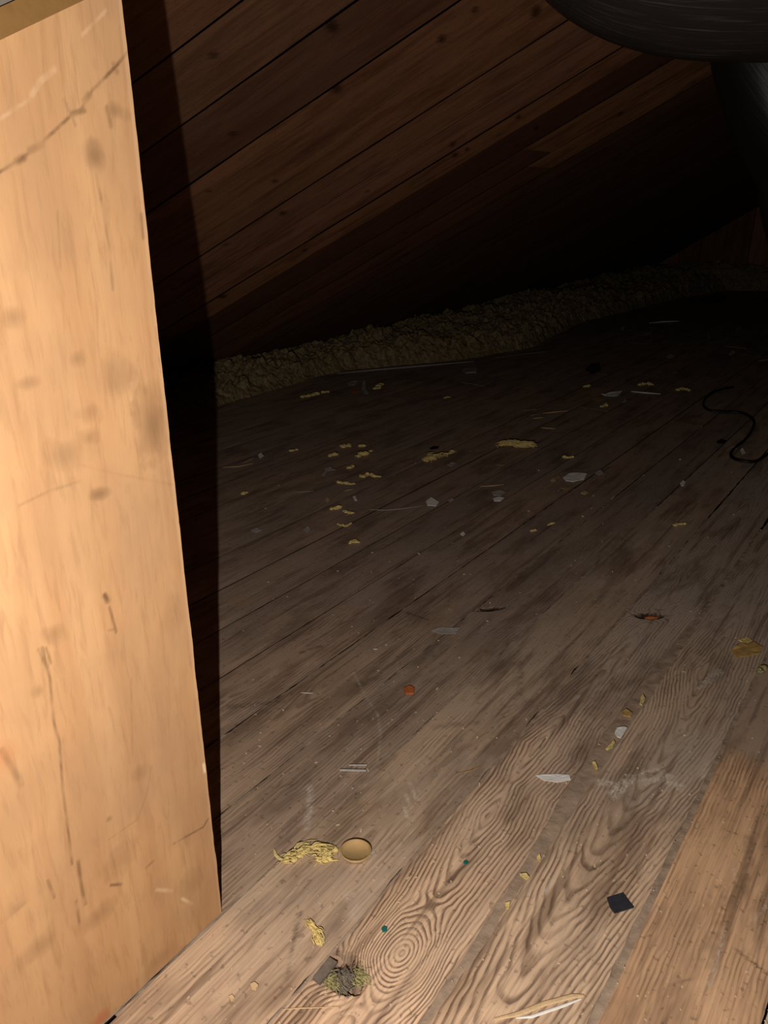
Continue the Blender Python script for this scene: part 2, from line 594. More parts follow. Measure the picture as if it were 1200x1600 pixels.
sA = fsq(838, 1165)
sB = fsq(762, 1275)
sC = fsq(628, 1488)
sD = fsq(1098, 1050)
for i in range(len(seams) - 1):
    ql, qr = seams[i], seams[i + 1]
    near = -1.2 < ql < 0.3
    rs = random.Random(100 + i)
    joint = rs.uniform(2.9, 6.4)
    pieces = [(S_BEG, joint - 0.0015), (joint + 0.0015, S_END)]
    if ql > 0.3:
        pieces = [(S_BEG, S_END)]
    for pi, (s0, s1) in enumerate(pieces):
        ss = s_grid(s0, s1, near)
        fine_w = near and pi == 0
        nw = 47 if fine_w else 13
        t = np.linspace(0, 1, nw)
        t = np.insert(t, [1, nw - 1], [0.012, 0.988])
        gl = np.full(ss.shape, 0.0013)
        gr = np.full(ss.shape, 0.0013)
        if abs(qr + 0.352) < 1e-6:      # wide dust-filled joint
            gr = np.interp(ss, [0.4, 0.65, 0.9, 1.05, 1.3, 1.6, 1.9, 2.6], [0.009, 0.009, 0.015, 0.026, 0.030, 0.026, 0.010, 0.003])
        if abs(qr + 0.180) < 1e-6:      # open joint left of the tan board
            gr = np.interp(ss, [0.4, 0.8, 1.2, 1.6, 2.5], [0.003, 0.003, 0.002, 0.002, 0.001])
        if abs(ql + 0.180) < 1e-6:
            gl = np.interp(ss, [0.4, 0.8, 1.2, 1.6, 2.5], [0.009, 0.009, 0.007, 0.004, 0.001])
        ragged = 0.0016 if near else 0.001
        if abs(qr + 0.352) < 0.2 and qr < -0.1:
            ragged = 0.004
        gr = gr + ragged * np.abs(fbm(ss * 14, ss * 0 + i, 2 + i)) * 1.2
        gl = gl + ragged * np.abs(fbm(ss * 14, ss * 0 + i, 40 + i)) * 1.2
        s2 = np.repeat(ss[:, None], len(t), 1)
        q2 = (ql + gl)[:, None] * (1 - t) + (qr - gr)[:, None] * t
        h2 = np.zeros_like(s2)
        h2 += (rs.uniform(-1, 1) * 0.0012)
        # cupping and unevenness
        h2 += -0.0012 * (2 * t - 1)[None, :] ** 2 + 0.0008 * fbm(s2 * 2, q2 * 6, i)
        # growth-ring field
        if abs(ql + 0.352) < 1e-6:
            d = np.interp(ss, [0.4, 0.75, 1.0, 1.25, 1.45, sD[0], 1.95, 2.4, 3.2], [0.15, 0.115, 0.078, 0.050, 0.03, 0.0, 0.03, 0.05, 0.09])
            qc = np.interp(ss, [0.5, 0.9, 1.1, 1.4, sD[0], 2.4], [ql + 0.062, ql + 0.066, ql + 0.075, ql + 0.09, sD[1], ql + 0.08])
            grain = 0.95
        elif abs(ql + 0.520) < 1e-6:
            d = np.interp(ss, [0.3, sC[0], sC[0] + 0.10, sB[0] - 0.05, sB[0], sB[0] + 0.10, sA[0], sA[0] + 0.12, 1.75, 2.3, 3.0],
                          [0.06, 0.055, 0.045, 0.022, 0.010, 0.022, 0.0, 0.026, 0.055, 0.03, 0.07])
            qc = np.interp(ss, [0.4, sC[0], sB[0], sA[0], 1.7, 2.4], [sC[1], sC[1], sB[1], sA[1], ql + 0.06, ql + 0.08])
            grain = 0.95
        else:
            d = 0.05 + 0.055 * fbm(ss * 1.3, ss * 0 + 3.3 * i, 7)
            qc = (ql + qr) / 2 + 0.06 * vnoise(ss * 0.5, ss * 0 + 1.7 * i, 9)
            grain = 0.60
            if -0.7 < ql < -0.6:
                grain = 0.58
            if -0.19 < ql < 0:
                grain = 0.6
                qc = qr + 0.02 + 0.01 * vnoise(ss * 0.8, ss * 0, 9)
                d = 0.01 + 0.02 * np.abs(fbm(ss, ss * 0, 3))
        d = np.abs(d)
        fld = np.sqrt((q2 - qc[:, None]) ** 2 + (0.35 * d[:, None]) ** 2 + 1e-5) + 0.65 * d[:, None]
        fld = fld + 0.0035 * fbm(s2 * 5, q2 * 14, i + 3, 3) + 0.0016 * vnoise(s2 * 40, q2 * 60, i) + 0.0026 * fbm(s2 * 12, q2 * 22, i + 5, 2)
        knot = np.zeros_like(s2)
        if near and pi == 0:
            if abs(ql + 0.520) < 1e-6:
                r = np.hypot((s2 - sC[0]) / 1.7, q2 - sC[1]) * (1 + 0.35 * fbm(s2 * 9, q2 * 12, 5))
                fld = np.where(r < 0.07, fld * np.clip(r / 0.07, 0, 1) ** 2 + (1 - np.clip(r / 0.07, 0, 1) ** 2) * r * 1.1, fld)
            for hc, ra, rw, rot, dep in HOLES:
                if ql - 0.05 < hc[1] < qr + 0.05:
                    r = ell(s2, q2, hc, ra, rw, rot)
                    h2 -= dep * np.clip((1.06 - r) / 0.14, 0, 1)
                    knot = np.maximum(knot, np.clip((1.22 - r) / 0.18, 0, 1) * (0.96 if hc[0] > 1 else 0.5))
                    fld = fld + 0.018 * np.exp(-np.clip(r - 0.8, 0, 9) ** 2 / 0.7)
        dusty = np.clip(0.14 * fbm(s2 * 2.0, q2 * 5, 60 + i), 0, 0.3) + np.interp(s2, [0.5, 1.0, 1.5, 2.2, 4], [-0.35, -0.12, 0.06, 0.2, 0.25])
        if ql > -0.53:
            dusty = dusty + np.interp(s2, [1.3, 1.9, 2.6], [0.0, 0.35, 0.5])
        scr = None
        if near and pi == 0:
            scr = poly_mask(s2, q2, SCR)
            knot = np.maximum(knot, poly_mask(s2, q2, DRK))
            # pale dusty zone around the right-hand knots
            c0 = fsq(1080, 1180)
            dusty = dusty + 0.55 * np.exp(-(((s2 - c0[0]) / 0.16) ** 2 + ((q2 - c0[1]) / 0.07) ** 2)) * np.clip(0.8 + 0.8 * fbm(s2 * 9, q2 * 12, 8), 0, 1)
        if -0.19 < ql < 0:
            edge = 1.38 + 0.03 * vnoise(q2 * 40, s2 * 0, 2)
            dusty = dusty + 0.6 * np.clip((s2 - edge) / 0.03, 0, 1)
            dusty = dusty - 0.35 * np.clip((edge - s2) / 0.05, 0, 1)
            tint = (1.20, 1.07, 0.94)
        else:
            k = rs.uniform(0.84, 0.94) if ql < -0.7 else (1.10 if ql < -0.6 else rs.uniform(1.28, 1.34))  # right planks tinted lighter, left ones darker, standing in for uneven torch light
            tint = (k, k * rs.uniform(0.96, 1.0), k * rs.uniform(0.93, 1.0))
        grid_board('plank', floor, pos_floor, s2, q2, h2, 0.026, M_FLOOR, fld, dusty, scr, knot, tint, grain, seed=i + 0.37 * pi, undercut=0.03)

# packed dust in the two open joints
for qc, ws, dz in ((-0.366, [0.012, 0.013, 0.018, 0.026, 0.030, 0.027, 0.012, 0.005], -0.0035), (-0.180, [0.016] * 5 + [0.012, 0.008, 0.005], -0.0065),
                   (-0.520, [0.006] * 8, -0.004), (-0.694, [0.006] * 8, -0.004), (-0.847, [0.006] * 8, -0.004), (-1.002, [0.006] * 8, -0.004)):
    ss = np.arange(0.35, 2.6, 0.006)
    wd = np.interp(ss, [0.4, 0.65, 0.9, 1.05, 1.3, 1.6, 1.9, 2.6], ws)
    t = np.linspace(-0.72, 0.72, 9)
    s2 = np.repeat(ss[:, None], 9, 1)
    ctr = (-0.352 - wd / 2 + 0.001) if qc == -0.366 else np.full(ss.shape, qc + (0.002 if qc == -0.18 else 0))
    q2 = ctr[:, None] + wd[:, None] * t
    h2 = dz + 0.0035 * fbm(s2 * 30, q2 * 60, 4) - 0.003 * np.abs(t)[None, :] ** 3
    V = pos_floor(s2, q2, h2).reshape(-1, 3)
    idx = np.arange(V.shape[0]).reshape(s2.shape)
    F = np.stack([idx[:-1, :-1], idx[1:, :-1], idx[1:, 1:], idx[:-1, 1:]], -1).reshape(-1, 4).tolist()
    o = mesh_obj('joint_dust', V, F, M_DUST, floor, smooth=True)
    tag(o, 'grey dust packed into the open joint between planks', None, None, 'stuff')

# ------------------------------------------------------------------ sloping roof boarding
RP = math.radians(32.48)
C0 = 2.30
UP = np.array([math.cos(AZ) * math.cos(RP), -math.sin(AZ) * math.cos(RP), math.sin(RP)])
RA = math.radians(23.89)
BD = math.cos(RA) * UP + math.sin(RA) * S
BW = -math.sin(RA) * UP + math.cos(RA) * S
RN = np.cross(S, UP)
RN = -RN if RN[2] > 0 else RN      # down into the attic
P0 = np.array([0, 0, C0])
Q_EAVE, Q_TOP = -3.58, 1.35


def pos_roof(a, w, h):
    return P0 + a[..., None] * BD + w[..., None] * BW + h[..., None] * RN


def roof_z(q):
    return C0 + q * math.tan(RP)


ra_, rb_ = [], []
cs = [W(S_BEG, Q_EAVE, roof_z(Q_EAVE)), W(S_END + 0.1, Q_EAVE, roof_z(Q_EAVE)), W(S_END + 0.1, Q_TOP, roof_z(Q_TOP)), W(S_BEG, Q_TOP, roof_z(Q_TOP))]
V = [c - RN * 0.034 for c in cs] + [c - RN * 0.06 for c in cs]
F = [(0, 1, 2, 3), (7, 6, 5, 4), (0, 4, 5, 1), (1, 5, 6, 2), (2, 6, 7, 3), (3, 7, 4, 0)]
ceiling = mesh_obj('ceiling', V, F, M_GAPBACK)
tag(ceiling, 'sloping roof lined with diagonal dark brown boards', None, None, 'structure')

rs_seams = [1.977, 2.235, 2.520, 2.784, 3.027, 3.264, 3.510, 3.695, 3.965, 4.24, 4.50, 4.70]
while rs_seams[0] > -0.9:
    rs_seams.insert(0, rs_seams[0] - 0.262)
while rs_seams[-1] < 10.4:
    rs_seams.append(rs_seams[-1] + 0.26)
ka = 1 / (math.cos(RA) * math.cos(RP))


def roof_px(u, v):
    d = ray(u, v)
    t = math.tan(RP)
    k = (C0 - 1) / (d[2] - t * float(d @ Q))
    X = np.array([0, 0, 1.0]) + d * k - P0
    return float(X @ BD), float(X @ BW)


RKNOTS = [roof_px(*p) + (r,) for p, r in (((519, 41), 0.018), ((838, 19), 0.02), ((711, 242), 0.016), ((347, 463), 0.02), ((525, 137), 0.02), ((742, 15), 0.01), ((690, 60), 0.014), ((476, 391), 0.012))]
for i in range(len(rs_seams) - 1):
    w0, w1 = rs_seams[i] + 0.0038, rs_seams[i + 1] - 0.0038
    rs = random.Random(300 + i)
    vis = 1.6 < rs_seams[i] < 4.4
    t = np.linspace(0, 1, 27 if vis else 9)
    ww = w0 + (w1 - w0) * t
    a_lo = (Q_EAVE + ww * math.sin(RA) * math.cos(RP)) * ka
    a_hi = (Q_TOP + ww * math.sin(RA) * math.cos(RP)) * ka
    a_hi = np.minimum(a_hi, (S_END - ww * math.cos(RA)) / math.sin(RA))
    a_lo = np.maximum(a_lo, (S_BEG - ww * math.cos(RA)) / math.sin(RA))
    if (a_hi - a_lo).max() < 0.12:
        continue
    a_hi = np.maximum(a_hi, a_lo + 0.01)
    cuts = [0.0, 1.0]
    if abs(rs_seams[i] - 3.965) < 0.01 or abs(rs_seams[i] - 4.24) < 0.01:
        aj = roof_px(838, 232)[0] if rs_seams[i] < 4.1 else roof_px(850, 290)[0]
        m_ = float(((aj - a_lo) / (a_hi - a_lo)).mean())
        cuts = [0.0, m_, 1.0]
    elif rs.random() < 0.4:
        cuts = [0.0, rs.uniform(0.25, 0.8), 1.0]
        if 1.9 < rs_seams[i] < 3.7:
            cuts = [0.0, 1.0]
    for ci in range(len(cuts) - 1):
        c0, c1 = cuts[ci], cuts[ci + 1]
        L = float((a_hi - a_lo).mean()) * (c1 - c0)
        na = max(4, int(L / (0.011 if vis else 0.04)))
        u = np.linspace(c0 + (0.0006 if ci else 0), c1, na)
        a2 = a_lo[None, :] * (1 - u[:, None]) + a_hi[None, :] * u[:, None]
        w2 = np.repeat(ww[None, :], na, 0) + 0.003 * fbm(a2 * 3, a2 * 0 + i, 5) * (2 * np.abs(t - 0.5))[None, :]
        h2 = np.zeros_like(a2)
        h2 += rs.uniform(-0.0015, 0.0015)
        d = 0.10 + 0.12 * fbm(a2[:, :1] * 0.8, a2[:, :1] * 0 + 2.1 * i, 21)
        fld = np.sqrt((w2 - (w0 + w1) / 2 + 0.1 * vnoise(a2 * 0.4, a2 * 0 + i, 4)) ** 2 + d ** 2) + 0.01 * fbm(a2 * 3, w2 * 9, i)
        knot = np.zeros_like(a2)
        kl = [(a, w, r) for a, w, r in RKNOTS if w0 < w < w1]
        for _ in range(3):
            kl.append((rs.uniform(-2, 2), rs.uniform(w0 + 0.03, w1 - 0.03), rs.uniform(0.008, 0.016)))
        for a, w, r in kl:
            rr = np.hypot((a2 - a) / 0.9, (w2 - w) / 2.0) / (0.75 * r)
            knot = np.maximum(knot, np.clip(1.7 - rr, 0, 1) * 0.85)
            fld = fld + 0.05 * np.exp(-(rr / 3.5) ** 2)
        k = rs.uniform(0.80, 1.05)
        tint = [k, k * rs.uniform(0.93, 1.02), k * rs.uniform(0.88, 1.05)]
        w_id = rs_seams[i]
        if abs(w_id - 3.51) < .01:
            tint = [1.15, 1.10, 1.0]
        if abs(w_id - 3.695) < .01:
            tint = [0.45, 0.40, 0.40]
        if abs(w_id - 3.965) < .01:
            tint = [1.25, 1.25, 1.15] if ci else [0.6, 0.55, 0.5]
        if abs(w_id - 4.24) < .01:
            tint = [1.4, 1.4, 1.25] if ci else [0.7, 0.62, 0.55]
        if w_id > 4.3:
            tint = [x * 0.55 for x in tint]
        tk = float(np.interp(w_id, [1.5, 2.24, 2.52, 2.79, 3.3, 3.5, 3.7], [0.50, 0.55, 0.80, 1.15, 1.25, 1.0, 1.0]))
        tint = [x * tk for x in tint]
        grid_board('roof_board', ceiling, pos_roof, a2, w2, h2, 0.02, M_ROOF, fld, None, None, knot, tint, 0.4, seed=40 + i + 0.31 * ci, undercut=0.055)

# ------------------------------------------------------------------ far gable wall of upright boards
v, f = box_vf(W(S_END + 0.05, (Q_EAVE + Q_TOP) / 2, 0), S * 0.01, Q * 0.01, Z * 0.01)
zl, zr = roof_z(Q_EAVE), roof_z(Q_TOP)
V = [W(S_END + 0.03, Q_EAVE, -0.05), W(S_END + 0.03, Q_TOP, -0.05), W(S_END + 0.03, Q_TOP, zr - 0.03), W(S_END + 0.03, Q_EAVE, zl - 0.0)]
V += [p + S * 0.04 for p in V]
F = [(0, 1, 2, 3), (7, 6, 5, 4), (0, 4, 5, 1), (1, 5, 6, 2), (2, 6, 7, 3), (3, 7, 4, 0)]
gable = mesh_obj('wall_back', V, F, M_DARKW)
tag(gable, 'dark far gable wall of upright boards', None, None, 'structure')


def pos_gable(a, w, h):
    return S * (S_END + 0.008) - h[..., None] * S + Q * w[..., None] + Z * a[..., None]


q = Q_EAVE + 0.1
k = 0
while q < Q_TOP - 0.3:
    wd = random.uniform(0.24, 0.34)
    t = np.linspace(0, 1, 5)
    ww = q + 0.004 + (wd - 0.008) * t
    hi = roof_z(ww) - 0.03
    u = np.linspace(0, 1, 16)
    a2 = 0.0 + u[:, None] * hi[None, :]
    w2 = np.repeat(ww[None, :], 16, 0)
    h2 = np.full_like(a2, random.uniform(-0.004, 0.006))
    kk = random.uniform(0.7, 1.3)
    grid_board('wall_board', gable, pos_gable, a2, w2, h2, 0.02, M_ROOF, np.abs(w2 - q) + 0.02 * fbm(a2, w2 * 3, k), None, None, None, (kk, kk, kk), 0.4, 90 + k)
    q += wd
    k += 1

# ------------------------------------------------------------------ plywood partition on the left
PQ = -0.694
S_EDGE = fsq(353, 1432)[0]


def pl(u, v):
    d = ray(u, v)
    k = PQ / float(d @ Q)
    X = np.array([0, 0, 1.0]) + d * k
    return float(X @ S), float(X[2])


part = empty('plywood_partition', W(S_EDGE - 0.35, PQ - 0.03, 0))
tag(part, 'tan scuffed plywood partition panel with a sloping top, close by on the left', 'panel')
t1, t2 = pl(0, 62), pl(130, 0)
slope = (t2[1] - t1[1]) / (t2[0] - t1[0])


def top_z(s):
    return t2[1] + slope * (s - t2[0])


ss = np.concatenate([np.arange(S_EDGE - 0.75, S_EDGE - 0.26, 0.03), np.arange(S_EDGE - 0.26, S_EDGE - 0.001, 0.0017), [S_EDGE]])
zz = np.linspace(0.003, 1, 700)
s2 = np.repeat(ss[None, :], len(zz), 0)
un = (zz - zz[0]) / (zz[-1] - zz[0])
z2 = 0.003 + un[:, None] * (top_z(ss) - 0.003)[None, :]
edge_n = 0.0012 * fbm(z2[:, -1] * 30, z2[:, -1] * 0, 3)
s2[:, -1] += edge_n
s2[:, -2] += edge_n * 0.5
dark = np.zeros_like(s2)
light = np.zeros_like(s2)
red = np.zeros_like(s2)
PX = 0.00078


def pmark(arr, poly, wpx, st, seed=1):
    P = [pl(*p) for p in poly]
    d = np.full(s2.shape, 9.0)
    for a, b in zip(P[:-1], P[1:]):
        d = np.minimum(d, seg_dist(s2, z2, a, b))
    hw = wpx * PX * 0.5
    m = np.clip(1.6 - d / hw * 0.9, 0, 1) * st * np.clip(0.75 + 0.6 * vnoise(s2 * 110, z2 * 90, seed), 0.1, 1)
    np.maximum(arr, m, out=arr)


def pblob(arr, c, rx, ry, st, seed=1):
    s0, z0 = pl(*c)
    r = np.hypot((s2 - s0) / (rx * PX * 1.1), (z2 - z0) / (ry * PX))
    r = r * (1 + 0.55 * fbm(s2 * 60 + s0 * 90, z2 * 45, seed))
    np.maximum(arr, np.clip(1.25 - r, 0, 1) ** 0.8 * st, out=arr)


for p, w, st in (
    ([(-3, 270), (30, 250), (60, 228), (112, 180), (125, 175), (145, 140), (180, 105), (213, 65)], 3.0, .75),
    ([(48, 235), (64, 226)], 6, .7), ([(26, 252), (38, 246)], 6, .6), ([(112, 178), (132, 172)], 5, .8), ([(133, 158), (140, 148)], 6, .6),
    ([(66, 1012), (78, 1060), (85, 1130), (93, 1160), (98, 1230), (108, 1310), (113, 1350)], 3.5, .55), ([(122, 1345), (127, 1385), (134, 1412)], 5, .65),
    ([(119, 1408), (126, 1452)], 4, .5), ([(164, 930), (169, 940)], 6, .8), ([(171, 948), (182, 988)], 3.5, .55), ([(60, 1015), (74, 1042)], 3.5, .6),
    ([(72, 1012), (80, 1036)], 3, .5), ([(272, 1318), (318, 1292), (325, 1280)], 3.2, .6), ([(228, 1356), (240, 1345)], 4, .6), ([(173, 1383), (190, 1382)], 4, .7),
    ([(20, 1388), (34, 1416)], 4, .5), ([(75, 1376), (85, 1402)], 4, .45), ([(3, 1172), (34, 1226)], 7, .35), ([(237, 1197), (230, 1240), (215, 1280), (170, 1312)], 2.2, .22),
    ([(150, 270), (160, 320), (172, 400), (177, 452)], 3.4, .35), ([(168, 168), (173, 197)], 5, .5), ([(243, 512), (252, 582)], 3, .45), ([(221, 335), (224, 372)], 4, .4),
    ([(30, 790), (75, 768), (125, 752)], 3, .22), ([(281, 1481), (308, 1473)], 3, .4), ([(100, 155), (118, 195)], 3, .35), ([(178, 100), (183, 112)], 5, .35),
    ([(170, 985), (183, 983)], 3, .3), ([(100, 720), (180, 740), (285, 760)], 2.4, .15), ([(90, 330), (95, 420)], 2.5, .18), ([(205, 1060), (207, 1180)], 3, .15),
):
    pmark(dark, p, w, st)
for c, rx, ry, st in (((240, 665), 26, 44, .5), ((243, 628), 26, 34, .26), ((148, 243), 13, 16, .5), ((155, 772), 15, 10, .55), ((105, 710), 32, 20, .28), ((140, 685), 12, 12, .32),
                      ((142, 643), 14, 13, .28), ((182, 590), 26, 30, .26), ((45, 598), 15, 9, .3), ((185, 1345), 26, 26, .24), ((155, 1430), 30, 18, .28), ((20, 495), 12, 14, .35),
                      ((65, 1478), 20, 14, .28), ((180, 172), 14, 9, .35), ((122, 560), 9, 8, .3), ((215, 1210), 16, 14, .2), ((270, 960), 20, 30, .14), ((300, 1380), 22, 30, .2),
                      ((60, 1080), 9, 10, .3), ((85, 990), 14, 16, .3), ((250, 1500), 40, 16, .15), ((170, 1280), 5, 5, .4)):
    pblob(dark, c, rx, ry, st)
for p, w, st in (([(50, 148), (62, 128), (85, 108)], 5, .38), ([(128, 55), (166, 16)], 3, .2), ([(0, 186), (45, 156)], 3, .16), ([(222, 140), (224, 158)], 5, .8), ([(318, 1194), (320, 1206)], 4, .8),
                 ([(284, 1404), (300, 1412)], 4, .5), ([(245, 1390), (268, 1392)], 5, .3), ([(312, 1010), (316, 1020)], 4, .8), ([(205, 600), (206, 625)], 4, .3)):
    pmark(light, p, w, st)
pblob(red, (158, 1592), 16, 12, .6)
pblob(red, (8, 1180), 16, 20, .3)
light[:, -3:] = np.maximum(light[:, -3:], 0.10)
front = (s2[..., None] * S + z2[..., None] * Z + (PQ + 0 * s2)[..., None] * Q)
na, nw = s2.shape
idx = np.arange(na * nw).reshape(na, nw)
F = np.stack([idx[:-1, :-1], idx[:-1, 1:], idx[1:, 1:], idx[1:, :-1]], -1).reshape(-1, 4).tolist()
per = np.concatenate([idx[0, :], idx[1:, -1], idx[-1, -2::-1], idx[-2:0:-1, 0]])
back = front.reshape(-1, 3)[per] - Q * 0.012
n0 = na * nw
kk = len(per)
for i in range(kk):
    j = (i + 1) % kk
    F.append((int(per[j]), int(per[i]), n0 + i, n0 + j))
V = np.concatenate([front.reshape(-1, 3), back])
# back face as four corners
corner = [n0, n0 + nw - 1, n0 + nw - 1 + na - 1, n0 + nw - 1 + na - 1 + nw - 1]
F.append(tuple(corner[::-1]))
ex = lambda A: np.concatenate([A.ravel(), A.ravel()[per]])
bc = np.stack([ex(s2), ex(z2), np.zeros(n0 + kk)], 1)
mesh_obj('panel', V, F, M_PLY, part, attrs=dict(bc=bc, dark=ex(dark), light=ex(light), red=ex(red)))
# batten nailed along the sloping top, pale board above it, stud behind
dS = np.array(S) + Z * slope
dS /= np.linalg.norm(dS)
dN = np.cross(Q, dS)
dN = dN if dN[2] > 0 else -dN
mid = W(S_EDGE - 0.36, PQ, 0) + Z * top_z(S_EDGE - 0.36)
hl = 0.36 * math.hypot(1, slope)
v, f = box_vf(mid + dN * 0.0098 - Q * 0.010, dS * hl, dN * 0.0098, Q * 0.013)
mesh_obj('top_batten', v, f, M_BATTEN, part)['label'] = 'brown batten along the sloping top'
v, f = box_vf(mid + dN * 0.0597 - Q * 0.008, dS * hl, dN * 0.040, Q * 0.008)
mesh_obj('top_strip', v, f, M_GREYB, part)['label'] = 'pale grey strip above the batten'
for ds in (0.10, 0.68):
    sm = S_EDGE - ds
    v, f = box_vf(W(sm, PQ - 0.036, top_z(sm) / 2 - 0.012), S * 0.02, Q * 0.0225, Z * (top_z(sm) / 2 - 0.013))
    mesh_obj('stud', v, f, M_TANB, part)

# ------------------------------------------------------------------ bank of loose insulation along the eave
sg = np.concatenate([np.arange(0.4, 7.0, 0.022), np.arange(7.0, 10.36, 0.045)])
tg = np.linspace(0, 1, 64)
qb = np.interp(sg, [0.4, 2.0, 2.65, 3.6, 3.84, 4.11, 4.43, 4.63, 5.16, 6.5, 8.9, 9.9, 10.4], [-3.05, -2.98, -2.96, -3.03, -2.95, -2.79, -2.60, -2.55, -2.42, -2.6, -2.42, -2.2, -1.3])
qb = qb - 0.05 * np.abs(fbm(sg * 3.0, sg * 0, 12))
s2 = np.repeat(sg[:, None], 64, 1)
q2 = qb[:, None] * (1 - tg) + (-3.47) * tg
q2 = np.where(s2 > 9, np.minimum(q2, qb[:, None]), q2)
dist = (qb[:, None] - q2)
H = np.interp(sg, [0.4, 2.6, 4.0, 6.0, 8.0, 10.4], [0.10, 0.11, 0.14, 0.17, 0.20, 0.26])
h2 = H[:, None] * (1 - np.exp(-dist / 0.14))
# clumps
lump = np.abs(fbm(s2 * 9, q2 * 9, 31, 3)) * 0.085 + np.abs(vnoise(s2 * 26, q2 * 26, 5)) * 0.035 + 0.012 * vnoise(s2 * 60, q2 * 60, 8)
h2 = h2 * (0.75 + 0.35 * fbm(s2 * 2.2, q2 * 2.2, 77)) + lump * np.clip(dist / 0.06, 0, 1)
h2 = np.minimum(h2, np.maximum(roof_z(q2) - 0.012, -0.002))
h2[:, 0] = -0.002
jx = 0.012 * vnoise(s2 * 35, q2 * 35, 15)
jy = 0.012 * vnoise(s2 * 35, q2 * 35, 19)
V = pos_floor(s2 + jx, q2 + jy, h2).reshape(-1, 3)
idx = np.arange(V.shape[0]).reshape(s2.shape)
F = np.stack([idx[:-1, :-1], idx[1:, :-1], idx[1:, 1:], idx[:-1, 1:]], -1).reshape(-1, 4).tolist()
o = mesh_obj('loose_insulation', V, F, M_WOOLB, origin=W(4.0, -3.0, 0))
tag(o, 'bank of loose brownish yellow insulation wool along the eave', 'insulation', None, 'stuff')

# ------------------------------------------------------------------ black film-wrapped bundle under the roof
bun = empty('wrapped_bundle', (0.77, 2.0, 1.29))
tag(bun, 'rounded bundle wrapped in shiny black stretch film hanging under the roof boards', 'bundle')
nu, nv = 120, 72
V, BC = [], []
for i in range(nu):
    u = i / (nu - 1)
    if u < 0.5:                                     # rounded left end
        a = (u / 0.5) * math.pi / 2
        x, r = 0.77 - 0.50 * math.cos(a), math.sin(a)
    elif u < 0.86:
        x, r = 0.77 + (u - 0.5) / 0.36 * 0.75, 1.0
    else:
        a = (u - 0.86) / 0.14 * math.pi / 2
        x, r = 1.52 + 0.3 * math.sin(a), math.cos(a)
    r = max(r, 0.02)
    for j in range(nv):
        th = 2 * math.pi * j / nv
        wr = 1 + 0.014 * vnoise(x * 2 + 5, th * 5 + 0.6 * x, 3) + 0.007 * vnoise(x * 4, th * 14, 6)
        V.append((x, 2.0 + 0.27 * r * wr * math.cos(th), 1.57 + 0.28 * r * wr * math.sin(th)))
        BC.append((x, 0.28 * th + 0.06 * x, 0))
F = [(i * nv + j, i * nv + (j + 1) % nv, (i + 1) * nv + (j + 1) % nv, (i + 1) * nv + j) for i in range(nu - 1) for j in range(nv)]
F += [tuple(range(nv)), tuple((nu - 1) * nv + j for j in range(nv))[::-1]]
mesh_obj('film_wrap', V, F, M_FILM, bun, smooth=True, attrs=dict(bc=np.array(BC)))
for x in (1.12, 1.45):
    parts = []
    for th0 in np.linspace(-0.1, math.pi + 0.1, 19)[:-1]:
        pass
    pts = [np.array([x, 2.0 + 0.29 * math.cos(t), 1.57 + 0.30 * math.sin(t)]) for t in np.linspace(0, -math.pi, 19)]
    q0 = x * Q[0] + 2.29 * Q[1]
    q1 = x * Q[0] + 1.71 * Q[1]
    pts = [np.array([x, 2.29, roof_z(q0) - 0.005])] + pts + [np.array([x, 1.71, roof_z(q1) - 0.005])]
    v, f = tube_vf(pts, 0.012, 8)
    mesh_obj('hanging_strap', v, f, M_RUBBER, bun, smooth=True)

# drooping film-wrapped duct behind it
DUCT = ('drooping duct wrapped in creased black film hanging below the bundle', 'duct')
path = spline([(1.10, 2.62, 1.72), (1.12, 2.62, 1.50), (1.20, 2.62, 1.30), (1.33, 2.62, 1.12), (1.385, 2.62, 0.97), (1.47, 2.62, 0.83), (1.70, 2.62, 0.66), (2.05, 2.62, 0.45), (2.6, 2.62, 0.19)], 10)
V, BC = [], []
n = len(path)
L = 0
for i, p in enumerate(path):
    tt = path[min(i + 1, n - 1)] - path[max(i - 1, 0)]
    tt /= np.linalg.norm(tt)
    if i:
        L += np.linalg.norm(p - path[i - 1])
    a = np.array([0, 1.0, 0])
    b_ = np.cross(tt, a)
    for j in range(40):
        th = 2 * math.pi * j / 40
        r = 0.17 * (1 + 0.07 * vnoise(th * 3 + L * 2.5, L * 1.2, 4) + 0.03 * vnoise(th * 9, L * 7, 9))
        V.append(p + r * (math.cos(th) * a + math.sin(th) * b_))
        BC.append((0.2 * th + L * 0.4, L * 0.5 + 0.2 * th, 0))
F = [(i * 40 + j, i * 40 + (j + 1) % 40, (i + 1) * 40 + (j + 1) % 40, (i + 1) * 40 + j) for i in range(n - 1) for j in range(40)]
F += [tuple(range(40)), tuple((n - 1) * 40 + j for j in range(40))[::-1]]
tag(mesh_obj('wrapped_duct', V, F, M_FILMD, None, smooth=True, attrs=dict(bc=np.array(BC)), origin=(2.6, 2.6, 0)), *DUCT)

# ------------------------------------------------------------------ black cable on the floor
cp = [(1145, 607), (1128, 610), (1113, 616), (1101, 626), (1099, 636), (1107, 643), (1123, 645), (1145, 646), (1163, 649), (1176, 658), (1177, 668), (1170, 682), (1161, 692), (1147, 703), (1141, 712), (1146, 719), (1160, 723), (1178, 724), (1194, 716), (1215, 700), (1250, 690)]
pts = spline([fl(*p) + Z * 0.007 for p in cp], 5)
v, f = tube_vf(pts, 0.0055, 8)
o = mesh_obj('black_cable', v, f, M_RUBBER, smooth=True, origin=fl(1160, 660))
tag(o, 'thin black cable curling in an S on the floorboards at right', 'cable')


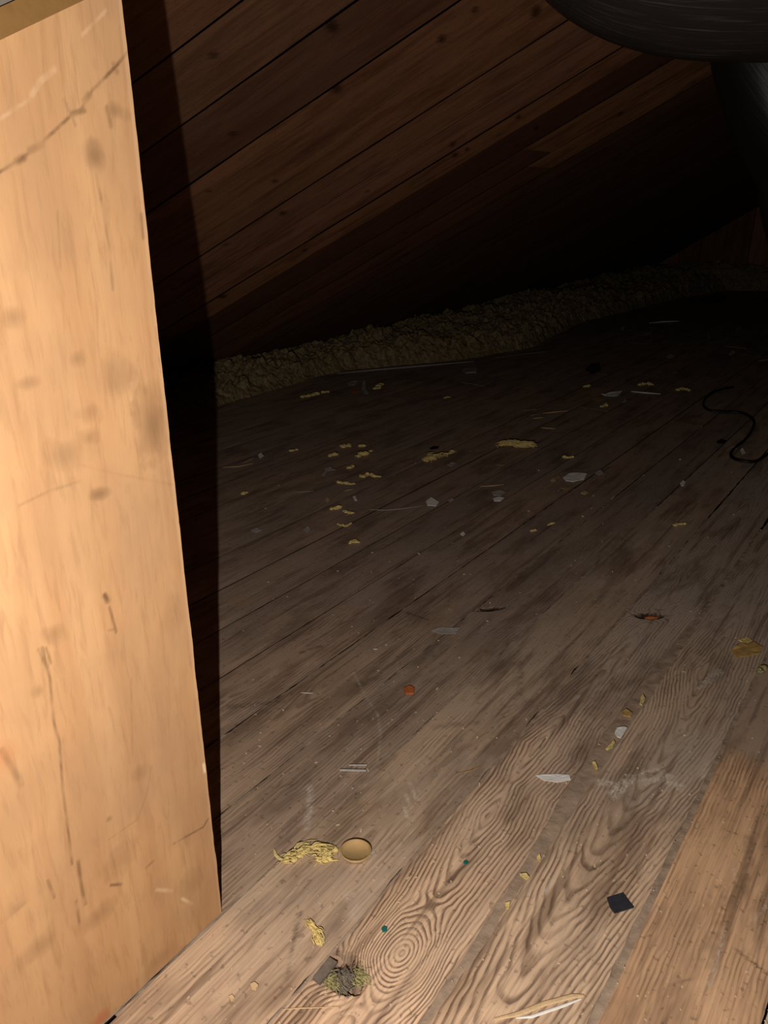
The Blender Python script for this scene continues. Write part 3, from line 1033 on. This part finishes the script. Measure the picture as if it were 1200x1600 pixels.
# ------------------------------------------------------------------ litter on the floor
def ico(c, r, jit, rnd, sub=1):
    bm = bmesh.new()
    bmesh.ops.create_icosphere(bm, subdivisions=sub, radius=1.0)
    V = []
    for v_ in bm.verts:
        k = 1 + rnd.uniform(-jit, jit)
        V.append(np.array(c) + np.array([v_.co.x * r[0], v_.co.y * r[1], v_.co.z * r[2]]) * k)
    F = [tuple(v_.index for v_ in fc.verts) for fc in bm.faces]
    bm.free()
    return V, F


TUFT_N = [0]


def tuft(label, path, wid, mat=M_WOOL, group='yellow insulation tufts on the floor', cat='tuft', hair=True, name='insulation_tuft', lift=0.0):
    """clump of wool along a photo path; wid = half width in photo pixels"""
    TUFT_N[0] += 1
    rnd = random.Random(500 + TUFT_N[0])
    P = [fl(*p) for p in path]
    m = mpp(*path[0])
    r0 = wid * m
    length = sum(np.linalg.norm(b - a) for a, b in zip(P[:-1], P[1:])) if len(P) > 1 else 0
    n = max(6, int(length / (r0 * 0.35)) + 4)
    n = min(n, 34)
    parts = []
    for i in range(n):
        t = i / (n - 1) * (len(P) - 1)
        k = min(int(t), len(P) - 2) if len(P) > 1 else 0
        c = P[k] + (P[k + 1] - P[k]) * (t - k) if len(P) > 1 else P[0].copy()
        rr = r0 * rnd.uniform(0.45, 0.95) * (0.72 if hair and len(P) > 2 else 1.0)
        c = c + np.array([rnd.uniform(-.6, .6), rnd.uniform(-.6, .6), 0]) * r0
        hz = rr * rnd.uniform(0.45, 0.8)
        c[2] = hz * 0.75 + lift
        parts.append(ico(c, (rr * rnd.uniform(.8, 1.5), rr * rnd.uniform(.7, 1.2), hz), 0.22, rnd, 2 if hair else 1))
    if hair and len(P) > 2:
        for i in range(70):
            k = rnd.randrange(len(P) - 1)
            off = np.array([rnd.gauss(0, .55), rnd.gauss(0, .55), 0]) * r0
            a_, b_ = P[k] + off, P[k + 1] + off + np.array([rnd.gauss(0, .5), rnd.gauss(0, .5), 0]) * r0
            hz = r0 * rnd.uniform(0.15, 1.0) + lift
            mid_ = (a_ + b_) / 2 + np.array([rnd.gauss(0, .4), rnd.gauss(0, .4), 0]) * r0 + Z * (hz + 0.25 * r0)
            rr = m * rnd.uniform(0.5, 1.3)
            parts.append(tube_vf(spline([a_ + Z * hz, mid_, b_ + Z * hz], 3), [rr * 0.4, rr, rr, rr * 1.1, rr, rr * 0.8, rr * 0.3], 5))
    if hair:
        for i in range(46):
            c = P[rnd.randrange(len(P))] + np.array([rnd.uniform(-1, 1), rnd.uniform(-1, 1), 0]) * r0
            an = rnd.uniform(0, 6.28)
            l = r0 * rnd.uniform(0.6, 1.9)
            e = c + np.array([math.cos(an) * l, math.sin(an) * l, 0])
            parts.append(tube_vf([c + Z * (0.3 * r0 + lift), (c + e) / 2 + Z * (0.5 * r0 + lift), e + Z * (0.2 * r0 + lift)], m * 0.35, 4))
    v, f = join_vf(parts)
    o = mesh_obj(name, v, f, mat, smooth=True, origin=P[0] * np.array([1, 1, 0]) + Z * lift)
    return tag(o, label, cat, group)


CH_N = [0]


def chip(name, label, outline, mat, th=0.0015, cat='scrap', group=None, crumple=0.3, lift=0.0012, tilt=0.0, parent=None):
    """flat scrap: outline in photo positions, built on the floor with thickness and a slight curl"""
    CH_N[0] += 1
    rnd = random.Random(900 + CH_N[0])
    P = [fl(*p) for p in outline]
    # subdivide
    R = []
    for a, b in zip(P, P[1:] + P[:1]):
        R.append(a)
        R.append((a + b) / 2)
    c = sum(R) / len(R)
    size = max(np.linalg.norm(p - c) for p in R)
    n = len(R)
    ymin = min((p - c)[1] for p in R)
    rings = [(1.0, R), (0.5, [c + (p - c) * 0.5 for p in R])]
    top, bot = [], []
    for k, ring in rings:
        for p in ring:
            dz = lift + crumple * size * 0.18 * k * rnd.uniform(0, 1) + tilt * ((p - c)[1] - ymin)
            top.append(p + Z * (dz + th))
            bot.append(p + Z * max(dz, 0.0004))
    top.append(c + Z * (lift + th + crumple * size * 0.06 - tilt * ymin))
    bot.append(c + Z * (lift + crumple * size * 0.06 - tilt * ymin))
    m = len(top)
    F = []
    for i in range(n):
        j = (i + 1) % n
        F += [(i, j, n + j, n + i), (n + i, n + j, 2 * n)]
        F += [(m + j, m + i, m + n + i, m + n + j), (m + n + j, m + n + i, m + 2 * n), (j, i, m + i, m + j)]
    o = mesh_obj(name, top + bot, F, mat, parent, origin=c * np.array([1, 1, 0]))
    if parent is None:
        tag(o, label, cat, group)
    elif label:
        o['label'] = label
    return o


def stick(name, label, path, wid, mat, cat='splinter', group=None, flat=0.5, z=0.0, taper=True, seg=6):
    """slender splinter along a photo path; wid = width in photo pixels"""
    P = [fl(*p) for p in path]
    m = mpp(*path[0])
    r = wid * m * 0.5
    if len(P) == 2:
        P = [P[0], P[0] * 0.7 + P[1] * 0.3, P[0] * 0.35 + P[1] * 0.65, P[1]]
    n = len(P)
    rr = [r * (0.45 if taper and i in (0, n - 1) else 1.0) for i in range(n)]
    P = [p + Z * (r * flat + 0.0006 + z) for p in P]
    v, f = tube_vf(P, rr, seg, flat)
    o = mesh_obj(name, v, f, mat, origin=P[0] - Z * P[0][2])
    return tag(o, label, cat, group)


# -- foreground
tuft('long wispy yellow insulation tuft reaching to the amber dish', [(446, 1345), (465, 1338), (480, 1328), (505, 1326), (520, 1332), (500, 1345), (512, 1344)], 8.5)
stick('insulation_strand', 'curled yellow insulation strand at the left tip of the long tuft', [(428, 1328), (431, 1337), (437, 1343), (446, 1345)], 5.5, M_WOOL, 'strand')
tuft('small upright yellow insulation tuft below the amber dish', [(483, 1441), (490, 1452), (498, 1462), (500, 1474)], 5)
# amber dish
c = fl(556, 1334)
prof = [(0.0, 0.002), (0.021, 0.002), (0.0235, 0.0075), (0.0262, 0.0078), (0.0235, 0.0), (0.0, 0.0)]
V, F = [], []
for r, z in prof:
    for k in range(32):
        an = 2 * math.pi * k / 32
        V.append(c + np.array([r * math.cos(an), r * math.sin(an) * 0.92, z + 0.001]))
for i in range(len(prof) - 1):
    for k in range(32):
        F.append((i * 32 + k, i * 32 + (k + 1) % 32, (i + 1) * 32 + (k + 1) % 32, (i + 1) * 32 + k))
tag(mesh_obj('amber_dish', V, F, M_AMBER, smooth=True, origin=c), 'small round amber plastic dish beside the long yellow tuft', 'dish')
stick('plastic_shred', 'thin clear shred sticking out right of the amber dish', [(578, 1337), (588, 1336), (584, 1327), (578, 1330)], 1.6, M_CLEAR, 'shred')
# knot hole filling
tuft('pale green wool plug at the front of the big knot hole', [(510, 1537), (520, 1528), (526, 1538)], 11, M_WOOLG, 'dirty wool in the knot hole', 'wool', lift=-0.009)
tuft('dark grey wool lump in the middle of the big knot hole', [(536, 1518), (541, 1534), (545, 1522)], 12, M_GREYW, 'dirty wool in the knot hole', 'wool', lift=-0.009)
tuft('yellowish wool lump at the right side of the big knot hole', [(556, 1520), (562, 1528), (570, 1527)], 10, M_WOOLG, 'dirty wool in the knot hole', 'wool', lift=-0.008)
chip('wood_chip', 'flat grey wood chip leaning over the left rim of the big knot hole', [(489, 1532), (515, 1500), (527, 1508), (500, 1541)], M_GREYW, 0.005, 'chip', None, 0.1, 0.001)
stick('straw', 'thin yellow straw lying near the bottom edge below the knot hole', [(442, 1578), (470, 1576), (530, 1574)], 2.4, M_TAN, 'straw')
# big pale splinter, two slivers
stick('wood_splinter', 'long pale wood splinter at the bottom edge, upper of the two slivers', [(772, 1594), (810, 1586), (850, 1570), (895, 1558), (912, 1557)], 9, M_TAN, 'splinter', None, 0.4)
stick('wood_splinter', 'shorter bright sliver lying against the long pale splinter', [(806, 1592), (830, 1590), (880, 1573), (908, 1562)], 5, M_PAPER, 'splinter', None, 0.5)
chip('plastic_chip', 'dark blue-grey square plastic chip on the ridged board at lower right', [(948, 1405), (973, 1397), (990, 1420), (960, 1429), (953, 1420)], M_BLACKP, 0.002, 'chip', None, 0.12)
chip('paper_strip', 'white torn paper strip right of centre on the ridged board', [(837, 1213), (866, 1211), (889, 1212), (892, 1220), (870, 1224), (850, 1221)], M_PAPER, 0.0012, 'paper', None, 0.22)
chip('paper_flake', 'thin grey translucent flake near the middle of the floor', [(674, 987), (690, 980), (702, 983), (719, 982), (712, 991), (690, 992)], M_GREYP, 0.001, 'flake', None, 0.2)
for k, (a, b, lab) in enumerate((((531, 1205), (572, 1206), 'clear plastic tube lying flat, nearer of the pair'), ((545, 1197), (573, 1197), 'shorter clear plastic tube lying flat, farther of the pair'))):
    stick('plastic_tube', lab, [a, b], 4.0 - k, M_CLEAR, 'tube', 'pair of clear tubes', 1.0, 0, False, 10)
chip('orange_crumb', 'small orange brown crumb on the middle planks', [(630, 1078), (640, 1074), (648, 1078), (646, 1086), (634, 1086)], M_ORANGE, 0.004, 'crumb', None, 0.3)
stick('straw', 'tan straw on the boards between the tubes and the paper strip', [(712, 1210), (735, 1205), (750, 1199)], 3, M_TANB, 'straw')
chip('amber_card_scrap', 'torn amber brown card scrap at the right edge', [(1141, 1018), (1158, 1008), (1178, 1006), (1192, 1013), (1188, 1024), (1150, 1029)], M_CARD, 0.002, 'scrap', None, 0.5)
chip('card_corner', 'small pale yellow scrap behind the amber card scrap', [(1154, 1002), (1166, 996), (1175, 1003), (1164, 1007)], M_WOOL, 0.002, 'scrap', None, 0.4)
tuft('pale wool bit in the joint at the right edge', [(1186, 1050), (1192, 1044)], 4.5, M_WOOLG, 'wool bits in the plank joints')
stick('knot_chip', 'orange rotted wood crumb inside the far knot hole', [(1008, 962), (1028, 961)], 8, M_ORANGE, 'crumb', None, 0.6, -0.012)
chip('teal_crumb', 'tiny teal plastic dot above the big knot hole', [(596, 1453), (600, 1450), (605, 1452), (604, 1457), (598, 1458)], M_TEAL, 0.003, 'crumb', None, 0.1)
chip('teal_crumb', 'tiny teal plastic dot on the grain in the middle foreground', [(724, 1348), (728, 1346), (732, 1349), (729, 1352), (725, 1351)], M_TEAL, 0.002, 'crumb', None, 0.1)
chip('wood_crumb', 'pale wood crumb near the lower left foot of the plywood', [(391, 1541), (398, 1538), (404, 1543), (400, 1549), (393, 1547)], M_TAN, 0.004, 'crumb', None, 0.3)
chip('wood_crumb', 'pale wood crumb cluster piece at the bottom left', [(357, 1560), (363, 1557), (367, 1562), (362, 1568)], M_TAN, 0.003, 'crumb', None, 0.3)
# bits in the dust-filled joint
JG = 'wool bits in the plank joints'
chip('wool_flake', 'yellow flake in the dusty joint, farthest of the row', [(1001, 1092), (1004, 1087), (1008, 1094), (1003, 1104), (999, 1102)], M_WOOL, 0.003, 'flake', JG, 0.3)
chip('wool_flake', 'tan flake in the dusty joint just beyond the white paper bit', [(971, 1114), (978, 1110), (988, 1117), (985, 1122), (973, 1120)], M_CARD, 0.003, 'flake', JG, 0.3)
chip('paper_bit', 'white paper bit stuck in the dusty joint', [(960, 1147), (964, 1139), (976, 1137), (980, 1139), (970, 1155), (964, 1153)], M_PAPER, 0.002, 'paper', None, 0.3)
chip('wool_flake', 'yellow flake in the dusty joint just nearer than the white paper bit', [(946, 1172), (954, 1165), (958, 1159), (961, 1163), (957, 1170), (949, 1174)], M_WOOL, 0.003, 'flake', JG, 0.4)
chip('wool_flake', 'slim yellow flake in the dusty joint level with the white paper strip', [(925, 1194), (929, 1192), (934, 1203), (931, 1207)], M_WOOL, 0.003, 'flake', JG, 0.4)
chip('wool_flake', 'pale yellow flake in the near joint, farthest of three', [(838, 1342), (843, 1337), (845, 1345), (840, 1351)], M_WOOL, 0.003, 'flake', JG, 0.3)
chip('wool_flake', 'yellow flake in the near joint, middle of three', [(812, 1368), (822, 1367), (827, 1373), (822, 1377)], M_WOOL, 0.003, 'flake', JG, 0.3)
chip('wool_flake', 'yellow flake in the near joint, nearest of three', [(789, 1414), (797, 1411), (795, 1421), (790, 1423)], M_WOOL, 0.003, 'flake', JG, 0.3)

# -- middle distance
tuft('broad flat yellow insulation tuft in the middle of the far floor', [(782, 697), (795, 695), (810, 698), (830, 698)], 6.5)
tuft('lumpy yellow tuft left of the broad flat one', [(666, 721), (676, 717), (686, 714)], 6)
tuft('slim yellow tuft beside the lumpy one', [(694, 712), (708, 706)], 3.2)
for lab, p, w in (
    ('blocky yellow tuft, topmost of the scatter left of centre', [(535, 699), (547, 697)], 5.5),
    ('tiny pale tuft right of the topmost blocky tuft', [(563, 698), (568, 697)], 4),
    ('round yellow tuft below the tiny pale one', [(558, 713), (570, 711)], 6),
    ('very small yellow tuft at the right tip of the upper scatter', [(577, 706), (583, 705)], 2.6),
    ('dull brown tuft at the upper left of the scatter', [(515, 713), (526, 711)], 5),
    ('small peaked yellow tuft in the middle of the scatter', [(542, 733), (552, 730)], 4),
    ('branching yellow tuft with a pointed right end', [(564, 746), (574, 743), (592, 746)], 4.5),
    ('yellow tuft with a thin left tail, below the branching one', [(526, 755), (542, 756), (553, 757)], 4.2),
    ('pale yellow tuft at the lower left of the scatter', [(516, 796), (528, 795)], 4.8),
    ('small triangular pale tuft beside the lower left tuft', [(541, 799), (548, 803)], 4.2),
    ('curved orange yellow strand below the triangular tuft', [(529, 820), (540, 823), (548, 819)], 2.6),
    ('lone yellow curl tuft nearest the camera in the left scatter', [(545, 849), (553, 847), (560, 849)], 4),
    ('pale tuft at the foot of the insulation bank, left piece', [(472, 621), (482, 619), (494, 617)], 4.5),
    ('rusty tuft at the foot of the insulation bank, right piece', [(503, 614), (512, 613)], 3.8),
    ('small yellow tuft in front of the thin lath, left piece', [(590, 605), (596, 601)], 3.8),
    ('dim green tuft in front of the thin lath', [(585, 608), (594, 607)], 3.2),
    ('yellow tuft beyond the white stick at right', [(1000, 602), (1010, 600), (1020, 602)], 3.6),
    ('tan yellow arched tuft near the black cable', [(1058, 611), (1068, 608), (1078, 611)], 3.6),
    ('small green yellow tuft left of the white stick', [(939, 636), (947, 633)], 3.8),
    ('tiny yellow tuft far behind the white chip', [(914, 605), (921, 604)], 3),
    ('small rounded yellow tuft right of the broad flat one', [(884, 716), (893, 715)], 3.8),
    ('dull yellow flat tuft right of the centre joints', [(1053, 822), (1062, 819), (1070, 819)], 3.2),
    ('small tan tuft left of the dull flat one', [(856, 820), (864, 818)], 2.8),
    ('pale tan tuft just nearer than the small tan one', [(829, 830), (838, 829)], 2.4),
    ('pale yellow tuft speck on the floor left of the broad flat tuft', [(694, 622), (703, 621)], 2.4),
    ('dim tuft beside the plywood shadow, near the pale splinter', [(378, 773), (386, 770)], 3.4),
    ('small dim yellow tuft in the dark left of the scatter', [(455, 705), (466, 703)], 2.8),
):
    tuft(lab, p, w, hair=False)
for lab, p, w, mt in (
    ('thin tan stick, farthest of the small stick heap', [(816, 642), (844, 640)], 2.6, M_TANB),
    ('yellow tan stick, longest of the small stick heap', [(848, 647), (866, 645), (887, 643)], 4.6, M_TAN),
    ('short tan stick, left of the small stick heap', [(828, 650), (842, 648)], 4.0, M_TANB),
    ('short tan stick, nearest of the small stick heap', [(833, 655), (849, 653)], 3.6, M_TAN),
    ('lone tan stick below the small stick heap', [(845, 669), (868, 671)], 3.6, M_TAN),
    ('tan stick beside two pale chips in the middle floor', [(750, 761), (770, 760), (787, 758)], 3.6, M_TAN),
    ('short tan stick left of the tan pair in the middle floor', [(775, 728), (790, 727)], 3.0, M_TANB),
    ('long thin pale stalk leading to the white paper triangle', [(577, 797), (600, 798), (625, 796), (662, 791)], 3.0, M_GREYP),
    ('bright white stick lying right of the white chip', [(986, 613), (1008, 615), (1032, 617)], 5.0, M_PAPER),
    ('far white stick in the dark near the right', [(1015, 506), (1034, 504), (1060, 503)], 5.0, M_PAPER),
    ('pale splinter at the edge of the plywood shadow', [(348, 731), (372, 730), (396, 725)], 3.4, M_TAN),
    ('tiny pale splinter tip beside the long pale splinter by the shadow', [(380, 724), (397, 716)], 2.2, M_TAN),
    ('thin pale sliver low in the left scatter', [(538, 768), (552, 765)], 2.6, M_TAN),
    ('faint thin sliver left of the scatter', [(458, 770), (490, 768)], 2.4, M_GREYP),
    ('short white splinter standing out on the joint right of centre', [(955, 781), (961, 774)], 3.0, M_TAN),
    ('tiny pale straw left of the middle boards', [(470, 1083), (490, 1084)], 2.0, M_PAPER),
    ('tiny white straw on the boards above the middle', [(583, 1015), (590, 1015)], 2.2, M_PAPER),
    ('pale stick cut off by the right edge in the far dark', [(1186, 565), (1205, 562)], 4.0, M_GREYP),
):
    stick('stick', lab, p, w, mt, 'stick')
for nm, lab, ol, mt in (
    ('paper_scrap', 'white paper triangle at the end of the pale stalk', [(665, 786), (674, 780), (686, 787), (681, 792), (668, 791)], M_PAPER),
    ('paper_scrap', 'crumpled grey white paper scrap right of centre', [(879, 749), (889, 743), (905, 742), (917, 744), (912, 751), (895, 754), (884, 753)], M_PAPER),
    ('paper_scrap', 'grey chip touching the joint beside the crumpled paper', [(930, 741), (938, 737), (943, 741), (936, 744)], M_GREYP),
    ('paper_scrap', 'grey chip beside the tan stick, farther of two', [(768, 771), (780, 768), (790, 771), (782, 776), (771, 775)], M_GREYP),
    ('paper_scrap', 'white chip beside the tan stick, nearer of two', [(770, 781), (779, 778), (788, 780), (782, 784), (772, 784)], M_PAPER),
    ('paper_scrap', 'forked white chip left of the bright white stick', [(939, 618), (953, 616), (972, 614), (965, 620), (950, 620)], M_PAPER),
    ('paper_scrap', 'tan flake left of the green yellow tuft', [(925, 625), (936, 623), (944, 626), (934, 628)], M_TANB),
    ('paper_scrap', 'pale chip below the bright white stick', [(972, 629), (977, 626), (980, 628), (976, 630)], M_GREYP),
    ('paper_scrap', 'curved grey paper scrap in front of the thin lath', [(565, 612), (567, 603), (571, 601), (572, 612), (576, 616), (568, 617)], M_GREYP),
    ('paper_scrap', 'grey flat scrap below the left end of the thin lath', [(543, 600), (552, 597), (560, 598), (554, 603), (545, 603)], M_GREYP),
    ('paper_scrap', 'rusty bit beside the curved grey scrap', [(549, 613), (553, 610), (559, 613), (554, 615)], M_ORANGE),
    ('paper_scrap', 'white crumb on the joint near the curling cable', [(1062, 757), (1067, 753), (1071, 756), (1068, 760), (1064, 760)], M_PAPER),
    ('paper_scrap', 'pair of pale crumbs left of the crumpled paper, upper', [(866, 747), (872, 744), (876, 747), (870, 749)], M_TANB),
    ('paper_scrap', 'pair of pale crumbs left of the crumpled paper, lower', [(860, 752), (865, 749), (868, 752), (864, 754)], M_TAN),
    ('paper_scrap', 'tan flake just nearer than the crumpled paper', [(876, 764), (884, 761), (891, 764), (884, 766)], M_TANB),
    ('paper_scrap', 'small tan chip right below the crumpled paper', [(907, 772), (914, 769), (919, 771), (914, 774)], M_TAN),
    ('paper_scrap', 'pale scrap inside the loop of the black cable', [(1156, 706), (1160, 703), (1165, 709), (1160, 712)], M_PAPER),
    ('paper_scrap', 'white dot scrap at the end of the cable loop', [(1144, 701), (1148, 699), (1151, 702), (1147, 704)], M_PAPER),
    ('paper_scrap', 'grey scrap on the boards right of the lumpy tuft', [(699, 728), (706, 724), (713, 726), (706, 730)], M_GREYP),
    ('paper_scrap', 'pale chip right of the white paper triangle', [(699, 783), (706, 780), (710, 782), (704, 786)], M_GREYP),
    ('paper_scrap', 'far pale crumb below the far white stick', [(1041, 559), (1048, 555), (1054, 559), (1047, 561)], M_TAN),
    ('paper_scrap', 'far pale crumb near the right edge in the dark', [(1138, 555), (1144, 551), (1149, 553), (1143, 557)], M_TAN),
    ('paper_scrap', 'far tan crumb above the arched tuft', [(1050, 581), (1055, 580), (1059, 584), (1053, 585)], M_TANB),
    ('paper_scrap', 'far greyish crumb left of the far white stick', [(969, 516), (973, 512), (976, 515), (972, 518)], M_TAN),
    ('paper_scrap', 'far greyish flake below the left end of the far white stick', [(1005, 524), (1014, 521), (1021, 518), (1017, 524)], M_TANB),
    ('paper_scrap', 'far crumb right of the far white stick', [(1104, 521), (1106, 525), (1110, 532), (1106, 533)], M_GREYP),
    ('paper_scrap', 'far brown flake high in the right dark', [(1150, 517), (1155, 513), (1160, 516), (1155, 519)], M_TANB),
    ('paper_scrap', 'dark blue scrap in the far dark beyond the forked chip', [(914, 581), (922, 574), (936, 574), (938, 582), (924, 586)], M_BLACKP),
    ('paper_scrap', 'black sliver above the lumpy yellow tuft', [(671, 702), (678, 699), (686, 700), (684, 702), (674, 703)], M_RUBBER),
    ('paper_scrap', 'black sliver near the cable, left of its loop', [(1119, 692), (1126, 689), (1135, 691), (1130, 695), (1122, 694)], M_RUBBER),
    ('paper_scrap', 'pale scrap in the faint scatter by the plywood shadow', [(403, 713), (408, 710), (412, 714), (406, 717)], M_PAPER),
    ('paper_scrap', 'white curl at the left of the scatter', [(503, 744), (510, 735), (516, 733), (524, 737), (513, 738), (506, 746)], M_GREYP),
    ('paper_scrap', 'tiny pale scrap left of the low sliver', [(508, 782), (512, 779), (515, 783), (511, 786)], M_TAN),
    ('paper_scrap', 'tiny pale scrap right of the low sliver', [(551, 778), (555, 777), (558, 783), (554, 783)], M_PAPER),
    ('paper_scrap', 'dusty pale patch of paper on the left boards', [(473, 829), (482, 825), (485, 830), (479, 835)], M_GREYP),
    ('paper_scrap', 'pale flake low in the far left boards', [(392, 830), (402, 827), (409, 830), (400, 833)], M_GREYP),
    ('paper_scrap', 'round white crumb above the centre of the floor', [(719, 836), (723, 833), (727, 836), (723, 839)], M_PAPER),
):
    chip(nm, lab, ol, mt, 0.002, 'scrap', None, 0.35, 0.0012, 0.07)

# far pieces
stick('thin_lath', 'long thin pale lath lying along the foot of the insulation bank', [(528, 586), (590, 580), (660, 574), (740, 567)], 3.8, M_GREYP, 'lath', None, 0.7, 0.004, True)
stick('thin_lath', 'right-hand broken piece of the thin lath, with a knobbed end', [(776, 561), (812, 556), (850, 552), (866, 547)], 3.8, M_GREYW, 'lath', None, 0.7, 0.004, False)
chip('lath_scrap', 'grey scrap under the middle of the thin lath', [(722, 580), (732, 576), (746, 577), (744, 583), (728, 585)], M_GREYP, 0.006, 'scrap', None, 0.3)
chip('dark_board_piece', 'dark flat offcut lying near the far insulation at right', [(1094, 470), (1105, 466), (1136, 465), (1132, 471), (1098, 474)], M_RUBBER, 0.012, 'offcut', None, 0.05)

# -- fine crumbs that nobody could count
rnd = random.Random(77)
parts = []
for i in range(620):
    u = rnd.uniform(345, 1200)
    v_ = 700 + 900 * rnd.random() ** 0.75
    if u < 360 + max(0, (v_ - 1430)) * -1.03 and v_ < 1430:
        continue
    m = mpp(u, v_)
    p = fl(u, v_)
    if i % 5 == 0:
        c0 = fl(*rnd.choice([(360, 1560), (640, 1400), (660, 1130), (1010, 1230), (930, 1330), (560, 1370)]))
        p = c0 + np.array([rnd.gauss(0, .05), rnd.gauss(0, .05), 0])
        m = 0.0012
    r = (0.36 + 0.85 * rnd.random() ** 2.5) * max(m, 0.0011)
    an = rnd.uniform(0, 3.14)
    el = rnd.choice([1, 1, 1.3, 2.6])
    ax = np.array([math.cos(an), math.sin(an), 0]) * r * el
    ay = np.array([-math.sin(an), math.cos(an), 0]) * r
    parts.append(box_vf(p + Z * r * 0.6, ax, ay, Z * r * 0.6))
v, f = join_vf(parts)
o = mesh_obj('floor_crumbs', v, f, M_CRUMB, origin=fl(700, 1200))
tag(o, 'tiny pale crumbs and dust specks strewn over the floorboards', 'crumbs', None, 'stuff')
